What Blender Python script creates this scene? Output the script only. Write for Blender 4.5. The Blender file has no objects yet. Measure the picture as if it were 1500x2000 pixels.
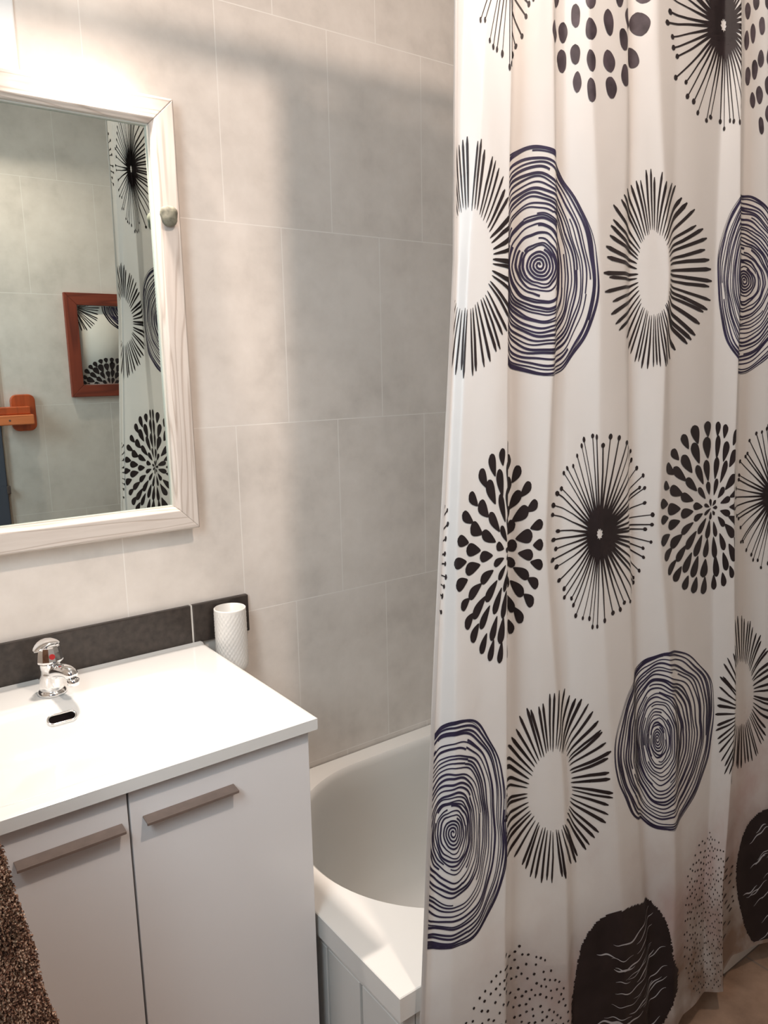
import bpy, bmesh, math, random
import numpy as np
from mathutils import Vector, Matrix

sc = bpy.context.scene
C = sc.collection
random.seed(7)
rng = np.random.RandomState(11)

# ------------------------------------------------------------------ camera
YAW, PITCH, ROLL, FPX = 0.63460699, 0.18242473, -0.01976632, 1523.0
CAM = np.array([0.0, -1.48, 1.40])
def cam_axes():
    f = np.array([math.sin(YAW)*math.cos(PITCH), math.cos(YAW)*math.cos(PITCH), -math.sin(PITCH)])
    r = np.cross(f, [0, 0, 1]); r /= np.linalg.norm(r); u = np.cross(r, f)
    return (r*math.cos(ROLL)+u*math.sin(ROLL), -r*math.sin(ROLL)+u*math.cos(ROLL), f)
RV, UV_, FV = cam_axes()
cam_d = bpy.data.cameras.new('camera')
cam_d.sensor_fit = 'VERTICAL'; cam_d.sensor_height = 36.0; cam_d.lens = 36.0*FPX/2000.0
cam_d.clip_start = 0.02; cam_d.clip_end = 50
cam = bpy.data.objects.new('camera', cam_d); C.objects.link(cam)
m = Matrix.Identity(4)
for i in range(3):
    m[i][0] = RV[i]; m[i][1] = UV_[i]; m[i][2] = -FV[i]; m[i][3] = CAM[i]
cam.matrix_world = m
sc.camera = cam

# ------------------------------------------------------------------ view, world, light levels
sc.view_settings.view_transform = 'Standard'
sc.view_settings.look = 'None'
sc.view_settings.gamma = 1.0
sc.view_settings.exposure = 0.0
sc.view_settings.use_curve_mapping = False
w = bpy.data.worlds.new('world'); sc.world = w; w.use_nodes = True
w.node_tree.nodes['Background'].inputs[0].default_value = (0.75, 0.80, 0.85, 1)
w.node_tree.nodes['Background'].inputs[1].default_value = 0.3
CEIL_W, MIRR_W, WIN_W = 13.8, 4.2, 15.0
CEIL_COL, MIRR_COL, WIN_COL = (1.0, 0.80, 0.67), (1.0, 0.86, 0.76), (0.78, 0.92, 1.0)
def area(name, loc, target, sx, sy, power, col, shape='RECTANGLE', parent=None):
    d = bpy.data.lights.new(name, 'AREA'); d.shape = shape; d.size = sx
    if shape in ('RECTANGLE', 'ELLIPSE'): d.size_y = sy
    d.energy = power; d.color = col
    o = bpy.data.objects.new(name, d); C.objects.link(o)
    o.location = loc
    dv = Vector(target)-Vector(loc)
    o.rotation_euler = dv.to_track_quat('-Z', 'Y').to_euler()
    return o
area('ceiling_lamp_light', (0.57, -1.40, 2.372), (0.62, -0.45, 1.30), 0.08, 0.08, CEIL_W, CEIL_COL, 'DISK')
ml = area('mirror_lamp_light', (0.44, -0.105, 2.098), (0.50, -0.33, 1.0), 0.10, 0.03, MIRR_W, MIRR_COL)
ml.data.spread = math.radians(84)
area('window_light', (-0.325, -1.15, 1.62), (0.9, -0.75, 1.1), 0.44, 0.70, WIN_W, WIN_COL)

# ------------------------------------------------------------------ materials
def mat(name, col=(0.8, 0.8, 0.8), rough=0.5, metal=0.0, spec=0.5, **kw):
    mt = bpy.data.materials.new(name); mt.use_nodes = True
    b = mt.node_tree.nodes['Principled BSDF']
    b.inputs['Base Color'].default_value = (*col, 1)
    b.inputs['Roughness'].default_value = rough
    b.inputs['Metallic'].default_value = metal
    b.inputs['Specular IOR Level'].default_value = spec
    for k, v in kw.items():
        b.inputs[k.replace('_', ' ')].default_value = v
    return mt
def N(mt, t, **kw):
    n = mt.node_tree.nodes.new(t)
    for k, v in kw.items(): setattr(n, k, v)
    return n
def L(mt, a, b): mt.node_tree.links.new(a, b)
def ramp(mt, stops):
    r = N(mt, 'ShaderNodeValToRGB'); e = r.color_ramp.elements
    while len(e) < len(stops): e.new(0.5)
    for i, (p, c) in enumerate(stops):
        e[i].position = p; e[i].color = (*c, 1)
    return r
def noise(mt, vec, scale, detail=3, rough=0.5):
    n = N(mt, 'ShaderNodeTexNoise'); n.inputs['Scale'].default_value = scale
    n.inputs['Detail'].default_value = detail; n.inputs['Roughness'].default_value = rough
    if vec is not None: L(mt, vec, n.inputs['Vector'])
    return n
def subtle(mt, c, amt=0.04, scale=12):
    """small procedural tone variation on an otherwise plain material"""
    tc = N(mt, 'ShaderNodeTexCoord'); n = noise(mt, tc.outputs['Object'], scale)
    lo = tuple(max(0, x*(1-amt)) for x in c); hi = tuple(min(1, x*(1+amt)) for x in c)
    r = ramp(mt, [(0.3, lo), (0.7, hi)])
    L(mt, n.outputs['Fac'], r.inputs['Fac'])
    L(mt, r.outputs['Color'], mt.node_tree.nodes['Principled BSDF'].inputs['Base Color'])
    return mt
def pmat(name, col, rough=0.5, metal=0.0, spec=0.5, amt=0.03, scale=12, **kw):
    return subtle(mat(name, col, rough, metal, spec, **kw), col, amt, scale)

def tile_material(name, axis):
    """stone-look 25 x 40 cm tiles laid half-bond; axis = 'X' (wall along x) or 'Y'"""
    mt = mat(name, rough=0.30, spec=0.45)
    b = mt.node_tree.nodes['Principled BSDF']
    g = N(mt, 'ShaderNodeNewGeometry'); s = N(mt, 'ShaderNodeSeparateXYZ'); L(mt, g.outputs['Position'], s.inputs[0])
    cb = N(mt, 'ShaderNodeCombineXYZ')
    au = N(mt, 'ShaderNodeMath', operation='SUBTRACT'); L(mt, s.outputs[0 if axis == 'X' else 1], au.inputs[0]); au.inputs[1].default_value = 0.589-2.51
    av = N(mt, 'ShaderNodeMath', operation='SUBTRACT'); L(mt, s.outputs[2], av.inputs[0]); av.inputs[1].default_value = 0.889-1.6
    L(mt, au.outputs[0], cb.inputs[0]); L(mt, av.outputs[0], cb.inputs[1])
    br = N(mt, 'ShaderNodeTexBrick'); L(mt, cb.outputs[0], br.inputs['Vector'])
    br.offset = 0.5; br.offset_frequency = 2; br.squash = 1.0
    br.inputs['Scale'].default_value = 1.0
    br.inputs['Brick Width'].default_value = 0.251
    br.inputs['Row Height'].default_value = 0.400
    br.inputs['Mortar Size'].default_value = 0.0011
    br.inputs['Mortar Smooth'].default_value = 0.15
    br.inputs['Bias'].default_value = 0.0
    br.inputs['Color1'].default_value = (0.0, 0.0, 0.0, 1); br.inputs['Color2'].default_value = (1, 1, 1, 1)
    br.inputs['Mortar'].default_value = (0.5, 0.5, 0.5, 1)
    n1 = noise(mt, g.outputs['Position'], 5.5, 5, 0.55)
    n2 = noise(mt, g.outputs['Position'], 22.0, 4, 0.6)
    mx = N(mt, 'ShaderNodeMath', operation='MULTIPLY_ADD'); L(mt, n2.outputs['Fac'], mx.inputs[0]); mx.inputs[1].default_value = 0.35; L(mt, n1.outputs['Fac'], mx.inputs[2])
    mo = N(mt, 'ShaderNodeMath', operation='MULTIPLY_ADD'); L(mt, br.outputs['Color'], mo.inputs[0]); mo.inputs[1].default_value = 0.06; L(mt, mx.outputs[0], mo.inputs[2])
    r = ramp(mt, [(0.46, (0.63, 0.58, 0.53)), (0.68, (0.72, 0.665, 0.61)), (0.90, (0.78, 0.725, 0.67))])
    L(mt, mo.outputs[0], r.inputs['Fac'])
    mix = N(mt, 'ShaderNodeMix', data_type='RGBA'); L(mt, br.outputs['Fac'], mix.inputs[0])
    L(mt, r.outputs['Color'], mix.inputs[6]); mix.inputs[7].default_value = (0.84, 0.80, 0.75, 1)
    L(mt, mix.outputs[2], b.inputs['Base Color'])
    rr = N(mt, 'ShaderNodeMath', operation='MULTIPLY_ADD'); L(mt, br.outputs['Fac'], rr.inputs[0]); rr.inputs[1].default_value = 0.4; rr.inputs[2].default_value = 0.36
    L(mt, rr.outputs[0], b.inputs['Roughness'])
    iv = N(mt, 'ShaderNodeMath', operation='MULTIPLY_ADD'); L(mt, br.outputs['Fac'], iv.inputs[0]); iv.inputs[1].default_value = -1.0
    L(mt, n1.outputs['Fac'], iv.inputs[2])
    bp = N(mt, 'ShaderNodeBump'); bp.inputs['Strength'].default_value = 0.25; bp.inputs['Distance'].default_value = 0.0012
    L(mt, iv.outputs[0], bp.inputs['Height']); L(mt, bp.outputs[0], b.inputs['Normal'])
    return mt

def wood_material(name, dark, light, axis, ring=9.0, rough=0.55, bump=0.3, stretch=0.07):
    mt = mat(name, light, rough)
    b = mt.node_tree.nodes['Principled BSDF']
    g = N(mt, 'ShaderNodeNewGeometry'); mp = N(mt, 'ShaderNodeMapping'); L(mt, g.outputs['Position'], mp.inputs['Vector'])
    s = [1.0, 1.0, 1.0]; s[axis] = stretch
    mp.inputs['Scale'].default_value = s
    n = noise(mt, mp.outputs[0], 16, 2, 0.45)
    k = N(mt, 'ShaderNodeMath', operation='MULTIPLY'); L(mt, n.outputs['Fac'], k.inputs[0]); k.inputs[1].default_value = ring
    fr = N(mt, 'ShaderNodeMath', operation='FRACT'); L(mt, k.outputs[0], fr.inputs[0])
    r = ramp(mt, [(0.0, dark), (0.22, light), (0.85, light), (1.0, dark)]); L(mt, fr.outputs[0], r.inputs['Fac'])
    n3 = noise(mt, mp.outputs[0], 130, 2)
    mix = N(mt, 'ShaderNodeMix', data_type='RGBA'); mix.inputs[0].default_value = 0.22
    L(mt, r.outputs['Color'], mix.inputs[6])
    r2 = ramp(mt, [(0.35, dark), (0.6, light)]); L(mt, n3.outputs['Fac'], r2.inputs['Fac']); L(mt, r2.outputs['Color'], mix.inputs[7])
    L(mt, mix.outputs[2], b.inputs['Base Color'])
    bp = N(mt, 'ShaderNodeBump'); bp.inputs['Strength'].default_value = bump; bp.inputs['Distance'].default_value = 0.0015
    L(mt, r.outputs['Color'], bp.inputs['Height']); L(mt, bp.outputs[0], b.inputs['Normal'])
    return mt

M = {}
M['tile_x'] = tile_material('stone look wall tile', 'X')
M['tile_y'] = tile_material('stone look wall tile side', 'Y')
M['ceiling'] = pmat('white ceiling paint', (0.80, 0.79, 0.77), 0.9)
M['ceramic'] = pmat('glossy white ceramic', (0.68, 0.685, 0.67), 0.10, spec=0.5, amt=0.008, scale=4)
M['tub'] = pmat('white tub acrylic', (0.74, 0.73, 0.70), 0.22, amt=0.01, scale=4)
M['lacquer'] = pmat('white lacquered board', (0.74, 0.73, 0.73), 0.22, amt=0.01, scale=6)
M['cab_dark'] = pmat('dark gap board', (0.10, 0.07, 0.06), 0.7)
M['handle'] = pmat('brushed brown metal', (0.23, 0.18, 0.155), 0.45, metal=0.4, amt=0.08, scale=60)
M['chrome'] = pmat('polished chrome', (0.88, 0.88, 0.88), 0.05, metal=1.0, amt=0.01)
M['black'] = pmat('black cavity', (0.008, 0.006, 0.006), 0.9, spec=0.0)
M['red'] = pmat('red plastic dot', (0.36, 0.02, 0.02), 0.3)
M['slate'] = pmat('dark slate strip', (0.040, 0.031, 0.026), 0.38, amt=0.35, scale=70)
M['silicone'] = pmat('pale grout joint', (0.62, 0.60, 0.56), 0.6)
M['frost'] = pmat('frosted white plastic', (0.80, 0.78, 0.74), 0.35, Subsurface_Weight=0.0)
M['stone'] = pmat('grey green pebble', (0.17, 0.165, 0.125), 0.75, amt=0.45, scale=90)
M['frame_h'] = wood_material('whitewashed wood, grain along x', (0.42, 0.35, 0.30), (0.62, 0.56, 0.51), 0, 15)
M['frame_v'] = wood_material('whitewashed wood, grain along z', (0.42, 0.35, 0.30), (0.62, 0.56, 0.51), 2, 15)
M['liner'] = pmat('pale mirror liner', (0.60, 0.60, 0.54), 0.4)
M['mahogany_h'] = wood_material('red brown wood, grain along x', (0.13, 0.022, 0.010), (0.24, 0.042, 0.018), 0, 6)
M['mahogany_v'] = wood_material('red brown wood, grain along z', (0.13, 0.022, 0.010), (0.24, 0.042, 0.018), 2, 6)
M['orange'] = wood_material('orange varnished wood', (0.36, 0.060, 0.012), (0.52, 0.095, 0.022), 2, 6, 0.3)
M['orange_l'] = wood_material('light orange varnished wood', (0.60, 0.16, 0.05), (0.78, 0.23, 0.08), 0, 6, 0.3)
M['white_metal'] = pmat('white enamelled metal', (0.82, 0.84, 0.85), 0.35)
M['steel'] = pmat('satin steel tube', (0.65, 0.66, 0.66), 0.3, metal=1.0)
M['door'] = pmat('slate blue door paint', (0.075, 0.085, 0.115), 0.45)
M['door_trim'] = wood_material('worn wooden door casing', (0.20, 0.12, 0.08), (0.42, 0.34, 0.27), 2, 5)
M['hem'] = pmat('curtain hem thread', (0.60, 0.60, 0.58), 0.8)
mm = mat('mirror silvering', (0.66, 0.745, 0.72), 0.004, metal=1.0); M['mirror'] = mm
def emit(name, col, strength):
    mt = bpy.data.materials.new(name); mt.use_nodes = True; nt = mt.node_tree
    nt.nodes.remove(nt.nodes['Principled BSDF'])
    e = nt.nodes.new('ShaderNodeEmission'); e.inputs[0].default_value = (*col, 1); e.inputs[1].default_value = strength
    nt.links.new(e.outputs[0], nt.nodes['Material Output'].inputs[0]); return mt
M['lamp_glass'] = emit('lit lamp diffuser', (1.0, 0.90, 0.78), 4.0)
M['pane'] = emit('bright frosted pane', (0.70, 0.87, 1.0), 2.0)
# floor: worn terracotta brown tiles
mt = mat('brown floor tile', (0.3, 0.2, 0.15), 0.5); M['floor'] = mt
g = N(mt, 'ShaderNodeNewGeometry')
fb = N(mt, 'ShaderNodeTexBrick'); L(mt, g.outputs['Position'], fb.inputs['Vector']); fb.offset = 0.0
fb.inputs['Scale'].default_value = 1; fb.inputs['Brick Width'].default_value = 0.33; fb.inputs['Row Height'].default_value = 0.33; fb.inputs['Mortar Size'].default_value = 0.003
fb.inputs['Mortar'].default_value = (0.20, 0.15, 0.12, 1)
fn = noise(mt, g.outputs['Position'], 14, 6, 0.6); fr = ramp(mt, [(0.3, (0.22, 0.14, 0.095)), (0.7, (0.38, 0.25, 0.175))]); L(mt, fn.outputs['Fac'], fr.inputs['Fac'])
L(mt, fr.outputs['Color'], fb.inputs['Color1']); L(mt, fr.outputs['Color'], fb.inputs['Color2']); L(mt, fb.outputs['Color'], mt.node_tree.nodes['Principled BSDF'].inputs['Base Color'])

# ------------------------------------------------------------------ helpers
def obj(name, bm, mts, parent=None, smooth=False, bevel=0.0, seg=2, sub=0):
    me = bpy.data.meshes.new(name)
    bm.normal_update(); bm.to_mesh(me); bm.free()
    if not isinstance(mts, (list, tuple)): mts = [mts]
    for x in mts: me.materials.append(x)
    if smooth:
        for p in me.polygons: p.use_smooth = True
    o = bpy.data.objects.new(name, me); C.objects.link(o)
    if parent is not None: o.parent = parent
    if bevel > 0:
        b = o.modifiers.new('bevel', 'BEVEL'); b.width = bevel; b.segments = seg; b.limit_method = 'ANGLE'; b.angle_limit = math.radians(35)
        b.harden_normals = False
    if sub:
        s_ = o.modifiers.new('sub', 'SUBSURF'); s_.levels = sub; s_.render_levels = sub
    return o
def world_parent(child_bm, root):   # meshes are written in world coordinates; shift them into the root's frame
    bmesh.ops.translate(child_bm, verts=child_bm.verts, vec=-root.location)
    return child_bm
def part(name, bm, mts, root, **kw):
    p = root; off = Vector((0, 0, 0))
    while p is not None: off += p.location; p = p.parent
    bmesh.ops.translate(bm, verts=bm.verts, vec=-off)
    return obj(name, bm, mts, root, **kw)
def thing(name, label, cat, loc=(0, 0, 0), group=None):
    o = bpy.data.objects.new(name, None); C.objects.link(o); o.location = loc
    o.empty_display_size = 0.05
    o['label'] = label; o['category'] = cat
    if group: o['group'] = group
    return o
def tag(o, label, cat, group=None):
    o['label'] = label; o['category'] = cat
    if group: o['group'] = group
    return o
def struct(name, bm, mts, **kw):
    o = obj(name, bm, mts, **kw); o['kind'] = 'structure'; return o
def box(bm, x0, x1, y0, y1, z0, z1, mi=0):
    vs = [bm.verts.new(p) for p in ((x0,y0,z0),(x1,y0,z0),(x1,y1,z0),(x0,y1,z0),(x0,y0,z1),(x1,y0,z1),(x1,y1,z1),(x0,y1,z1))]
    for f in ((3,2,1,0),(4,5,6,7),(0,1,5,4),(1,2,6,5),(2,3,7,6),(3,0,4,7)):
        fc = bm.faces.new([vs[i] for i in f]); fc.material_index = mi
    return bm
def B(*a): return box(bmesh.new(), *a)
def prism(bm, pts, axis, a0, a1, mi=0):
    """extrude a 2-D outline along axis (0,1,2)"""
    def P(p, a):
        if axis == 0: return (a, p[0], p[1])
        if axis == 1: return (p[0], a, p[1])
        return (p[0], p[1], a)
    A = [bm.verts.new(P(p, a0)) for p in pts]; Bv = [bm.verts.new(P(p, a1)) for p in pts]
    n = len(pts)
    for i in range(n):
        f = bm.faces.new((A[i], A[(i+1) % n], Bv[(i+1) % n], Bv[i])); f.material_index = mi
    bm.faces.new(A).material_index = mi; bm.faces.new(Bv[::-1]).material_index = mi
    bmesh.ops.recalc_face_normals(bm, faces=bm.faces)
    return bm
def lathe(bm, prof, c, n=40, cap=True, axis='Z', mi=0, sx=1.0, sy=1.0):
    rings = []
    for (r, z) in prof:
        ring = []
        for k in range(n):
            a = 2*math.pi*k/n
            if axis == 'Z': p = (c[0]+r*math.cos(a)*sx, c[1]+r*math.sin(a)*sy, c[2]+z)
            elif axis == 'Y': p = (c[0]+r*math.cos(a)*sx, c[1]+z, c[2]+r*math.sin(a)*sy)
            else: p = (c[0]+z, c[1]+r*math.cos(a)*sx, c[2]+r*math.sin(a)*sy)
            ring.append(bm.verts.new(p))
        rings.append(ring)
    for a, b in zip(rings, rings[1:]):
        for k in range(n):
            f = bm.faces.new((a[k], a[(k+1) % n], b[(k+1) % n], b[k])); f.material_index = mi
    if cap:
        bm.faces.new(rings[0][::-1]).material_index = mi; bm.faces.new(rings[-1]).material_index = mi
    bmesh.ops.recalc_face_normals(bm, faces=bm.faces)
    return bm
def tube(bm, pts, rad, n=14, cap=True, mi=0, flat=(1, 1)):
    pts = [Vector(p) for p in pts]; rings = []
    if not isinstance(rad, (list, tuple)): rad = [rad]*len(pts)
    up = None
    for i, p in enumerate(pts):
        t = (pts[min(i+1, len(pts)-1)]-pts[max(i-1, 0)]).normalized()
        if up is None:
            up = Vector((0, 0, 1)) if abs(t.z) < 0.9 else Vector((1, 0, 0))
        s_ = t.cross(up).normalized(); up = s_.cross(t).normalized()
        rings.append([bm.verts.new(p+(s_*math.cos(2*math.pi*k/n)*flat[0]+up*math.sin(2*math.pi*k/n)*flat[1])*rad[i]) for k in range(n)])
    for a, b in zip(rings, rings[1:]):
        for k in range(n): bm.faces.new((a[k], a[(k+1) % n], b[(k+1) % n], b[k])).material_index = mi
    if cap:
        bm.faces.new(rings[0][::-1]).material_index = mi; bm.faces.new(rings[-1]).material_index = mi
    bmesh.ops.recalc_face_normals(bm, faces=bm.faces)
    return bm
def rrect(x0, x1, y0, y1, r, n=6):
    out = []
    for cx, cy, a0 in ((x1-r, y0+r, -90), (x1-r, y1-r, 0), (x0+r, y1-r, 90), (x0+r, y0+r, 180)):
        for k in range(n+1):
            a = math.radians(a0+90*k/n); out.append((cx+r*math.cos(a), cy+r*math.sin(a)))
    return out

# ------------------------------------------------------------------ room shell
XL, XR, YF, ZC = -0.35, 2.25, -1.655, 2.45
struct('floor', B(XL-0.1, XR+0.1, YF-0.1, 0.1, -0.1, 0.0), M['floor'])
struct('ceiling', B(XL-0.1, XR+0.1, YF-0.1, 0.1, ZC, ZC+0.1), M['ceiling'])
struct('wall_back', B(XL-0.1, XR+0.1, 0.0, 0.1, 0.0, ZC), M['tile_x'])
struct('wall_right', B(XR, XR+0.1, YF, 0.0, 0.0, ZC), M['tile_y'])
# front wall (behind the camera, seen in the mirror) with the doorway at its left
bm = bmesh.new()
DX0, DX1, DZ = -0.22, 0.545, 2.03
box(bm, XL-0.1, DX0, YF-0.1, YF, 0.0, ZC); box(bm, DX1, XR+0.1, YF-0.1, YF, 0.0, ZC); box(bm, DX0, DX1, YF-0.1, YF, DZ, ZC)
struct('wall_front', bm, M['tile_x'])
# left wall with a window opening
WY0, WY1, WZ0, WZ1 = -1.40, -0.90, 1.22, 2.02
bm = bmesh.new()
box(bm, XL-0.1, XL, YF, WY0, 0.0, ZC); box(bm, XL-0.1, XL, WY1, 0.0, 0.0, ZC)
box(bm, XL-0.1, XL, WY0, WY1, 0.0, WZ0); box(bm, XL-0.1, XL, WY0, WY1, WZ1, ZC)
struct('wall_left', bm, M['tile_y'])
wn = bpy.data.objects.new('window_1', None); C.objects.link(wn); wn['kind'] = 'structure'; wn.location = (XL, (WY0+WY1)/2, WZ0)
bm = bmesh.new(); t = 0.04
box(bm, XL-0.06, XL-0.005, WY0, WY1, WZ0, WZ0+t); box(bm, XL-0.06, XL-0.005, WY0, WY1, WZ1-t, WZ1)
box(bm, XL-0.06, XL-0.005, WY0, WY0+t, WZ0+t, WZ1-t); box(bm, XL-0.06, XL-0.005, WY1-t, WY1, WZ0+t, WZ1-t)
part('window_frame', bm, M['white_metal'], wn, bevel=0.003)
part('window_pane', B(XL-0.04, XL-0.03, WY0+t, WY1-t, WZ0+t, WZ1-t), M['pane'], wn)
# door
dr = bpy.data.objects.new('door_1', None); C.objects.link(dr); dr['kind'] = 'structure'; dr.location = (DX0, YF, 0)
bm = B(DX0+0.035, DX1-0.03, YF-0.055, YF-0.012, 0.008, DZ-0.03)
for (z0, z1) in ((0.18, 0.92), (1.08, 1.88)):
    for (a, b_) in ((DX0+0.12, 0.14), (0.21, DX1-0.12)):
        box(bm, a, b_, YF-0.012, YF-0.005, z0, z1)
part('door_leaf', bm, M['door'], dr, bevel=0.003)
bm = bmesh.new()
box(bm, DX0-0.03, DX0+0.033, YF-0.09, YF+0.012, 0, DZ+0.04); box(bm, DX1-0.028, DX1+0.022, YF-0.09, YF+0.012, 0, DZ+0.04)
box(bm, DX0+0.033, DX1-0.028, YF-0.09, YF+0.012, DZ-0.028, DZ+0.04)
part('door_frame', bm, M['door'], dr, bevel=0.003)
bm = lathe(bmesh.new(), [(0.022, 0.0), (0.022, 0.006), (0.009, 0.010), (0.009, 0.040)], (DX0+0.09, YF-0.012, 1.02), 24, axis='Y')
tube(bm, [(DX0+0.09, YF+0.028, 1.02), (DX0+0.13, YF+0.030, 1.02), (DX0+0.19, YF+0.030, 1.02)], 0.008, 12)
part('door_handle', bm, M['steel'], dr, smooth=True)
part('casing_edge', B(DX1+0.0225, DX1+0.031, YF+0.0003, YF+0.008, 0, DZ+0.04), M['door_trim'], dr)
bm = B(DX1+0.018, DX1+0.030, YF+0.010, YF+0.022, 0.975, 1.005)
part('strike_plate', bm, M['cab_dark'], dr, bevel=0.002)

# dark slate splash strips along the wall
struct('trim_1', B(-0.348, 0.5865, -0.0125, -0.0002, 0.850, 0.931), [M['slate']], bevel=0.0025, seg=3)
struct('trim_2', B(0.5905, 0.716, -0.0125, -0.0002, 0.850, 0.931), [M['slate']], bevel=0.0025, seg=3)
struct('trim_3', B(0.5866, 0.5904, -0.0100, -0.0002, 0.850, 0.931), [M['silicone']])

# ------------------------------------------------------------------ bathtub
tub = thing('bathtub', 'white acrylic bathtub with a rounded basin end beside the vanity, half behind the curtain', 'bathtub', (0.605, -0.672, 0.0))
TX0, TX1, TY0, TY1, TZ, TL = 0.6065, 2.245, -0.672, -0.002, 0.476, 0.042
cx0, cx1, cy, ra = 0.675+0.28, 2.175-0.22, -0.332, 0.280
def tub_open(t):      # stadium outline parameterised 0..1, anticlockwise from the right side
    a = 2*math.pi*t; c, s = math.cos(a), math.sin(a)
    if c >= 0: return (cx1+0.22*abs(c)**0.85, cy+ra*s)
    return (cx0-0.28*abs(c), cy+ra*s)
NT = 96
bm = bmesh.new()
def ring_at(scale_x, scale_y, z, dx=0.0):
    out = []
    mxc = (cx0+cx1)/2
    for k in range(NT):
        x, y = tub_open(k/NT); out.append(bm.verts.new((mxc+(x-mxc)*scale_x+dx, cy+(y-cy)*scale_y, z)))
    return out
# outer rectangle ring matched to the angles of the opening ring
def outer_ring(z, ins=0.0):
    out = []
    mxc = (cx0+cx1)/2
    X0, X1, Y0, Y1 = TX0+ins, TX1-ins, TY0+ins, TY1-ins
    pts = []
    for k in range(NT):
        x, y = tub_open(k/NT); dx, dy = x-mxc, y-cy
        tx = ((X1-mxc)/dx if dx > 0 else (X0-mxc)/dx) if abs(dx) > 1e-6 else 1e9
        ty = ((Y1-cy)/dy if dy > 0 else (Y0-cy)/dy) if abs(dy) > 1e-6 else 1e9
        q = min(tx, ty); pts.append([mxc+dx*q, cy+dy*q])
    for cxr in ((X0, Y0), (X0, Y1), (X1, Y0), (X1, Y1)):      # snap nearest vertex onto each corner
        i = min(range(NT), key=lambda j: (pts[j][0]-cxr[0])**2+(pts[j][1]-cxr[1])**2)
        pts[i] = list(cxr)
    return [bm.verts.new((p[0], p[1], z)) for p in pts]
rings = [outer_ring(TZ-TL, 0.0), outer_ring(TZ-0.0015, 0.0), outer_ring(TZ, 0.0015), ring_at(1.006, 1.015, TZ), ring_at(1.0, 1.0, TZ-0.004)]
for sx_, sy_, z_ in ((0.995, 0.985, TZ-0.016), (0.985, 0.96, TZ-0.06), (0.97, 0.93, TZ-0.15), (0.95, 0.88, TZ-0.25), (0.925, 0.80, TZ-0.33), (0.89, 0.68, TZ-0.365), (0.80, 0.50, TZ-0.378), (0.4, 0.2, TZ-0.382)):
    rings.append(ring_at(sx_, sy_, z_))
for a, b_ in zip(rings, rings[1:]):
    for k in range(NT): bm.faces.new((a[k], a[(k+1) % NT], b_[(k+1) % NT], b_[k]))
bm.faces.new(rings[-1])
lo = outer_ring(TZ-TL, 0.020)
for k in range(NT): bm.faces.new((rings[0][(k+1) % NT], rings[0][k], lo[k], lo[(k+1) % NT]))
bmesh.ops.recalc_face_normals(bm, faces=bm.faces)
o = part('tub_shell', bm, M['tub'], tub, smooth=True)
es = o.modifiers.new('edges', 'EDGE_SPLIT'); es.split_angle = math.radians(38)
PX = TX0+0.014; PY = TY0+0.012
bm = bmesh.new()      # end panel facing the vanity, stiles separated by grooves
box(bm, PX+0.010, PX+0.024, PY, -0.02, 0.0, TZ-TL-0.0005)
box(bm, PX, PX+0.012, PY, -0.02, 0.406, TZ-TL-0.0005)
for (a, b_) in ((PY, -0.5505), (-0.543, -0.4475), (-0.441, -0.02)):
    box(bm, PX, PX+0.012, a, b_, 0.0, 0.4055)
part('end_panel', bm, M['tub'], tub, bevel=0.0012)
bm = bmesh.new()
box(bm, PX+0.026, TX1, PY, PY+0.012, 0.0, TZ-TL-0.0005)
part('front_panel', bm, M['tub'], tub, bevel=0.001)
bm = lathe(bmesh.new(), [(0.030, 0), (0.030, 0.004), (0.012, 0.006)], (1.25, cy, TZ-0.383), 28)
part('drain', bm, M['chrome'], tub, smooth=True)

# ------------------------------------------------------------------ vanity cabinet
van = thing('vanity_cabinet', 'white two-door vanity cabinet with slim brown metal pulls under the basin', 'cabinet', (0.296, -0.22, 0.0))
CX0, CX1, CYF, CZT = -0.001, 0.5965, -0.431, 0.828
bm = bmesh.new()
box(bm, CX0, CX0+0.016, CYF, -0.004, 0.0, CZT); box(bm, CX1-0.016, CX1, CYF, -0.004, 0.0, CZT)
box(bm, CX0+0.016, CX1-0.016, CYF+0.001, -0.004, 0.10, 0.116); box(bm, CX0+0.016, CX1-0.016, -0.012, -0.004, 0.116, CZT)
box(bm, CX0+0.016, CX1-0.016, CYF, CYF+0.016, CZT-0.05, CZT); box(bm, CX0+0.016, CX1-0.016, CYF+0.04, CYF+0.055, 0.0, 0.0995)
part('cabinet_body', bm, M['lacquer'], van, bevel=0.0008)
bm = B(0.2990, 0.3020, CYF-0.004, CYF-0.0003, 0.11, CZT-0.02)
part('gap_strip', bm, M['cab_dark'], van)  # narrow dark strip filling the gap between the two doors
def vdoor(x0, x1, hx0, hx1):
    d = part('door', B(x0, x1, -0.450, CYF-0.0045, 0.105, 0.8265), M['lacquer'], van, bevel=0.0012, seg=3)
    bm = bmesh.new()
    prof = [(-0.4502, 0.7745), (-0.4670, 0.7730), (-0.4675, 0.7705), (-0.4695, 0.7705), (-0.4700, 0.7750), (-0.4502, 0.7775)]
    prism(bm, prof, 0, hx0, hx1)
    h = part('handle', bm, M['handle'], d, bevel=0.0006)
    h['label'] = 'slim brown metal pull'
vdoor(CX0+0.001, 0.2990, 0.148, 0.2895)
vdoor(0.3020, 0.5965, 0.3190, 0.4610)

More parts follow.
